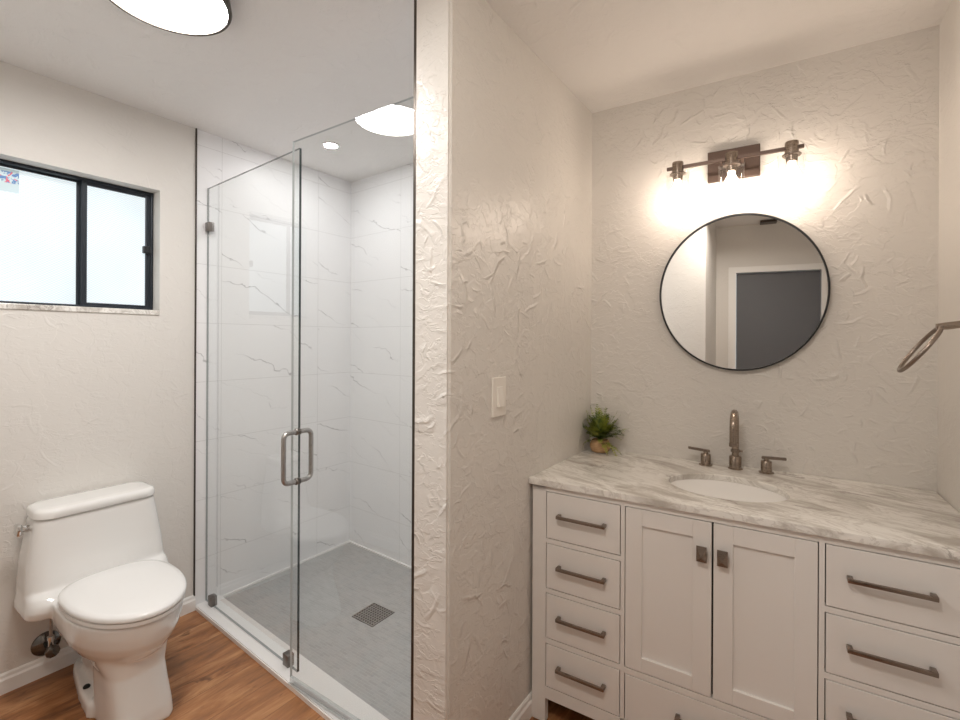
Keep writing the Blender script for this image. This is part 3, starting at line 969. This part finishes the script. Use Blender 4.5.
# countertop with an oval cut-out
SU, SD, SA, SB = 0.600, -0.335, 0.186, 0.150
CT0, CT1 = 0.869, 0.891
bm = B()
N = 96
rect = (0.0015, 1.2140, -0.6100, -0.0015)
def rect_pt(a):
    c_, s_ = math.cos(a), math.sin(a)
    ts = []
    if c_ > 1e-9: ts.append((rect[1] - SU) / c_)
    if c_ < -1e-9: ts.append((rect[0] - SU) / c_)
    if s_ > 1e-9: ts.append((rect[3] - SD) / s_)
    if s_ < -1e-9: ts.append((rect[2] - SD) / s_)
    t = min(ts)
    x, y = SU + c_ * t, SD + s_ * t
    # the left end follows the partition, which is not square to the vanity wall
    sh = 0.054 * (-y) * max(0.0, min(1.0, (0.25 - x) / 0.25))
    return (x - sh, y)
angs = sorted(set([2 * math.pi * i / N for i in range(N)] + [math.atan2(y - SD, x - SU) % (2 * math.pi) for x in rect[:2] for y in rect[2:]]))
outer = [rect_pt(a) for a in angs]
inner = []
for a in angs:
    # ellipse point in the same direction
    r = 1.0 / math.sqrt((math.cos(a) / SA) ** 2 + (math.sin(a) / SB) ** 2)
    inner.append((SU + r * math.cos(a), SD + r * math.sin(a)))
def inset(p, q, e):
    d = Vector((q[0] - p[0], q[1] - p[1])); d.normalize()
    return (p[0] + d.x * e, p[1] + d.y * e)
rings = [[(x, y, CT0) for x, y in inner], [(x, y, CT0) for x, y in outer], [(x, y, CT1 - 0.004) for x, y in outer],
         [(min(x, rect[1] - 0.0012), max(y, rect[2] + 0.0012), CT1 - 0.0012) for x, y in outer],
         [(min(x, rect[1] - 0.004), max(y, rect[2] + 0.004), CT1) for x, y in outer],
         [inset(i, (SU, SD), -0.003) + (CT1,) for i in inner], [i + (CT1 - 0.003,) for i in inner], [(x, y, CT0) for x, y in inner]]
add_loft(bm, rings, cap=False)
bmesh.ops.remove_doubles(bm, verts=bm.verts, dist=1e-6)
ct = single('countertop', bm, M['counter'], 'grey-veined white marble countertop on the vanity', 'countertop', VAN, base=(0.61, -0.30, CT0), smooth=True)

sink = thing('sink_basin', 'white oval undermount basin set in the marble countertop', 'sink', VAN, base=(SU, SD, 0.72))
bm = B()
prof = [(1.06, CT0 - 0.0008), (1.0, CT0 - 0.0008), (0.985, 0.850), (0.93, 0.80), (0.80, 0.757), (0.55, 0.735), (0.20, 0.728), (0.11, 0.727),
        (0.11, 0.717), (0.56, 0.724), (0.83, 0.746), (0.97, 0.795), (1.03, 0.850), (1.06, 0.858), (1.06, CT0 - 0.0008)]
add_loft(bm, [[(SU + SA * r * math.cos(2 * math.pi * i / 64), SD + SB * r * math.sin(2 * math.pi * i / 64), z) for i in range(64)] for r, z in prof], cap=False)
bmesh.ops.remove_doubles(bm, verts=bm.verts, dist=1e-6)
part('bowl', bm, M['basin'], sink, smooth=True, angle=60)
bm = B(); add_lathe(bm, [(0.0195, 0.7285), (0.022, 0.7295), (0.020, 0.7315), (0.012, 0.733), (0.004, 0.7335)], SU, SD, 24)
part('drain_stopper', bm, M['nickel'], sink, smooth=True)

# faucet
FU, FV = 0.612, -0.058
fa = thing('faucet', 'brushed nickel three-piece gooseneck faucet behind the basin', 'faucet', VAN, base=(FU, FV, CT1))
bm = B()
add_lathe(bm, [(0.027, CT1 + 0.0005), (0.027, CT1 + 0.004), (0.0225, CT1 + 0.006), (0.0225, CT1 + 0.048), (0.020, CT1 + 0.052), (0.014, CT1 + 0.053)], FU, FV, 32)
sp = part('spout_base', bm, M['nickel'], fa, smooth=True)
bm = B()
zc_ = CT1 + 0.178
R_ = 0.062
path = [(FU, FV, CT1 + 0.050), (FU, FV, CT1 + 0.10), (FU, FV, CT1 + 0.14)]
for i in range(17):
    a = math.pi * i / 16
    path.append((FU, FV - R_ + R_ * math.cos(a), zc_ + R_ * 0.86 * math.sin(a)))
path += [(FU, FV - 2 * R_, zc_ - 0.03), (FU, FV - 2 * R_, zc_ - 0.055)]
add_tube(bm, path, 0.0128, 20)
part('spout', bm, M['nickel'], fa, smooth=True)
bm = B(); add_tube(bm, [(FU, FV - 2 * R_, zc_ - 0.053), (FU, FV - 2 * R_, zc_ - 0.066)], 0.0142, 20)
part('aerator', bm, M['nickel_dark'], fa, smooth=True)
bm = B(); add_tube(bm, [(FU, FV, CT1 + 0.068), (FU + 0.0, FV, CT1 + 0.078)], 0.0165, 20)
add_tube(bm, [(FU + 0.01, FV, CT1 + 0.073), (FU + 0.026, FV, CT1 + 0.073)], 0.004, 12)
part('lift_rod_collar', bm, M['nickel_dark'], fa, smooth=True)
for (hu, hv, ldir, lift) in ((0.505, -0.058, (-1.0, -0.12), 0.008), (0.718, -0.058, (1.0, -0.05), 0.004)):
    bm = B()
    add_lathe(bm, [(0.026, CT1 + 0.0005), (0.026, CT1 + 0.004), (0.019, CT1 + 0.006), (0.019, CT1 + 0.044), (0.017, CT1 + 0.047), (0.009, CT1 + 0.048), (0.009, CT1 + 0.056)], hu, hv, 30)
    hb = part('handle', bm, M['nickel'], fa, smooth=True)
    bm = B()
    d = Vector((ldir[0], ldir[1], 0)).normalized()
    p0 = Vector((hu, hv, CT1 + 0.058)) - d * 0.016
    p1 = Vector((hu, hv, CT1 + 0.058 + lift)) + d * 0.066
    s = Vector((-d.y, d.x, 0)) * 0.0065
    up = Vector((0, 0, 0.0052))
    ring = lambda p, k: [tuple(p + s * k + up), tuple(p - s * k + up), tuple(p - s * k - up), tuple(p + s * k - up)]
    add_loft(bm, [ring(p0, 1.0), ring(p1, 0.8)])
    bmesh.ops.bevel(bm, geom=list(bm.edges), offset=0.0015, segments=2, affect='EDGES')
    part('lever', bm, M['nickel_dark'], hb, smooth=True, angle=30)

# round mirror
MU, MZ = 0.6165, 1.598
mir = thing('wall_mirror', 'round wall mirror with a thin black frame above the sink', 'mirror', VAN, base=(MU, 0.0, MZ))
MRX, MRZ = 0.302, 0.318
def yring(r, y, n=96, k=1.0):
    return [(MU + (MRX - r) * math.cos(2 * math.pi * i / n), y, MZ + (MRZ - r) * math.sin(2 * math.pi * i / n)) for i in range(n)]
bm = B()
add_loft(bm, [yring(0.0, -0.002), yring(0.0, -0.026), yring(0.0015, -0.0275), yring(0.006, -0.0275), yring(0.0065, -0.027), yring(0.0065, -0.002), yring(0.0, -0.002)], cap=False)
bmesh.ops.remove_doubles(bm, verts=bm.verts, dist=1e-6)
part('frame', bm, M['black'], mir, smooth=True, angle=40)
bm = B(); add_loft(bm, [yring(0.007, -0.004), yring(0.007, -0.020)])
part('mirror_glass', bm, M['mirror'], mir)

# vanity light
vl = thing('vanity_light', 'three-bulb bar light with clear glass shades above the mirror', 'wall light', VAN, base=(0.597, 0.0, 2.12))
bm = B(); add_box(bm, 0.503, 0.692, -0.022, -0.001, 2.062, 2.186, 0.002)
part('wall_plate', bm, M['plate'], vl)
BY, BZ = -0.118, 2.112
bm = B()
add_box(bm, 0.360, 0.832, BY - 0.006, BY + 0.006, BZ - 0.0065, BZ + 0.0065, 0.001)
for u in (0.56, 0.634):
    add_box(bm, u - 0.006, u + 0.006, BY + 0.006, -0.0222, BZ - 0.0065, BZ + 0.0065, 0.001)
part('bar', bm, M['bar_bronze'], vl)
for u in (0.402, 0.598, 0.794):
    bm = B()
    add_lathe(bm, [(0.010, BZ + 0.024), (0.021, BZ + 0.022), (0.022, BZ + 0.018), (0.022, BZ - 0.016), (0.024, BZ - 0.018), (0.024, BZ - 0.022), (0.020, BZ - 0.023), (0.018, BZ - 0.052), (0.012, BZ - 0.053)], u, BY, 28)
    so = part('socket', bm, M['nickel'], vl, smooth=True)
    bm = B()
    add_lathe(bm, [(0.0205, BZ - 0.0235), (0.030, BZ - 0.0240), (0.030, BZ - 0.0285), (0.0205, BZ - 0.0290), (0.0205, BZ - 0.0235)], u, BY, 40, cap=False)
    part('shade_cap', bm, M['nickel_dark'], so, smooth=True)
    bm = B()
    pr = [(0.0305, BZ - 0.0240), (0.0440, BZ - 0.0240), (0.0470, BZ - 0.0270), (0.0450, BZ - 0.0320), (0.0450, BZ - 0.168), (0.0425, BZ - 0.168), (0.0425, BZ - 0.0320), (0.0305, BZ - 0.0280), (0.0305, BZ - 0.0240)]
    add_lathe(bm, pr, u, BY, 48, cap=False)
    bmesh.ops.remove_doubles(bm, verts=bm.verts, dist=1e-6)
    part('glass_shade', bm, M['shade_glass'], vl, smooth=True)
    bm = B()
    add_lathe(bm, [(0.011, BZ - 0.0535), (0.013, BZ - 0.066), (0.022, BZ - 0.084), (0.028, BZ - 0.102), (0.029, BZ - 0.112), (0.025, BZ - 0.128), (0.014, BZ - 0.139), (0.004, BZ - 0.142)], u, BY, 24)
    part('bulb', bm, M['bulb'], vl, smooth=True, label='glowing warm bulb')

# ---------------------------------------------------------------- small wall things
ls = thing('light_switch', 'off-white rocker light switch on the partition', 'light switch', base=(1.749, 0.166, 1.21))
bm = B(); add_box(bm, 1.7495, 1.7565, 0.126, 0.208, 1.146, 1.276, 0.002)
part('plate', bm, M['switch'], ls)
bm = B()
add_loft(bm, [[(1.7568, 0.150, 1.178), (1.7568, 0.184, 1.178), (1.7568, 0.184, 1.244), (1.7568, 0.150, 1.244)],
              [(1.7655, 0.151, 1.179), (1.7655, 0.183, 1.179), (1.7585, 0.183, 1.243), (1.7585, 0.151, 1.243)]])
part('rocker', bm, M['switch'], ls)

tr = thing('towel_ring', 'brushed nickel towel ring on the right wall above the counter', 'towel ring', base=(right_x(0.49), 0.49, 1.45))
rx = right_x(0.49)
T = Vector((2.877, 0.490, 1.438)); Bq = Vector((2.800, 0.493, 1.324))
bm = B(); xlathe(bm, [(0.026, rx - 0.001), (0.026, rx - 0.008), (0.021, rx - 0.012), (0.010, rx - 0.013)], 0.49, 1.452)
part('wall_mount', bm, M['nickel'], tr, smooth=True)
bm = B(); add_tube(bm, [(rx - 0.012, 0.49, 1.452), (rx - 0.05, 0.49, 1.449), (T.x + 0.012, 0.49, T.z + 0.003), (T.x - 0.008, 0.49, T.z + 0.001)], [0.010, 0.009, 0.0095, 0.008], 16)
part('post', bm, M['nickel'], tr, smooth=True)
bm = B()
cen = (T + Bq) / 2; e1 = (T - Bq) / 2; rr = e1.length; e2 = Vector((0, 1, 0)) * rr
add_tube(bm, [cen + e1 * math.cos(2 * math.pi * i / 48) + e2 * math.sin(2 * math.pi * i / 48) for i in range(48)], 0.0052, 12, closed=True)
part('ring', bm, M['nickel_dark'], tr, smooth=True)

# small vent on the ceiling near the door (seen in the mirror)
vt = thing('ceiling_vent', 'small dark vent on the ceiling near the grey door, seen in the mirror', 'vent', base=(2.60, -1.78, H))
bm = B(); add_box(bm, 2.535, 2.665, -1.84, -1.73, H - 0.022, H - 0.0005, 0.004)
part('cover', bm, M['bronze'], vt)

# ---------------------------------------------------------------- potted fern
random.seed(7)
PU, PV = 0.068, -0.070
fern = thing('potted_fern', 'small green fern in a round tan pot in the counter corner', 'plant', VAN, base=(PU, PV, CT1))
bm = B()
add_lathe(bm, [(0.028, CT1 + 0.0005), (0.039, CT1 + 0.007), (0.046, CT1 + 0.024), (0.045, CT1 + 0.040), (0.037, CT1 + 0.055), (0.034, CT1 + 0.057), (0.030, CT1 + 0.053), (0.030, CT1 + 0.044)], PU, PV, 36)
part('pot', bm, M['pot'], fern, smooth=True)
bm = B(); add_lathe(bm, [(0.0275, CT1 + 0.040), (0.0275, CT1 + 0.0435), (0.01, CT1 + 0.046)], PU, PV, 24)
part('soil', bm, M['soil'], fern)
bm = B()
def clampp(p):
    return Vector((max(p.x, 0.010), min(p.y, -0.008), max(p.z, CT1 + 0.004)))
def frond(az, length, lift, droop, w=0.016):
    d = Vector((math.cos(az), math.sin(az), 0))
    pts = []
    n = 13
    for i in range(n + 1):
        t = i / n
        p = Vector((PU, PV, CT1 + 0.050)) + d * (length * (t * math.cos(lift))) + Vector((0, 0, length * t * math.sin(lift) - droop * length * t * t))
        pts.append(p)
    side = Vector((-d.y, d.x, 0))
    for i in range(1, n + 1):
        a, b = pts[i - 1], pts[i]
        t = i / n
        tang = (b - a).normalized()
        nor = side.cross(tang).normalized()
        # stem
        q = [clampp(a + side * 0.0008), clampp(a - side * 0.0008), clampp(b - side * 0.0008), clampp(b + side * 0.0008)]
        vs_ = [bm.verts.new(v) for v in q]
        bm.faces.new(vs_)
        if t < 0.18:
            continue
        wl = w * (math.sin(math.pi * (0.12 + 0.80 * t)) ** 0.8) * random.uniform(0.8, 1.2)
        for s in (-1, 1):
            tip = b + side * s * wl + tang * wl * 0.9 + nor * random.uniform(-0.003, 0.003)
            mid = b + side * s * wl * 0.55 + tang * wl * 0.15
            mid2 = b + side * s * wl * 0.4 + tang * wl * 0.85
            vs_ = [bm.verts.new(clampp(v)) for v in (b, mid, tip, mid2)]
            bm.faces.new(vs_)
for i in range(74):
    az = random.uniform(0, 2 * math.pi)
    # the plant leans out of the corner, and stands taller towards the wall corner
    lift = random.uniform(0.55, 1.42)
    L = random.uniform(0.105, 0.165) * (1.0 + 0.35 * max(0, math.sin(lift) - 0.6))
    frond(az, L, lift, random.uniform(0.05, 0.55))
for az, L, lift, dr_ in ((0.15, 0.125, 0.55, 0.05), (-0.2, 0.12, 0.9, 0.15), (2.3, 0.14, 1.25, 0.05), (3.6, 0.14, 1.2, 0.02), (-0.6, 0.12, 0.3, 0.7),
                         (-1.0, 0.115, 0.2, 0.5), (-2.4, 0.12, 0.35, 0.6), (2.6, 0.165, 1.15, 0.0), (0.0, 0.15, 0.5, 0.0), (0.35, 0.15, 0.95, 0.02), (0.9, 0.13, 1.25, 0.1), (-0.3, 0.115, 0.1, 0.5)):
    frond(az, L, lift, dr_, 0.012)
part('foliage', bm, M['leaf'], fern, smooth=True)
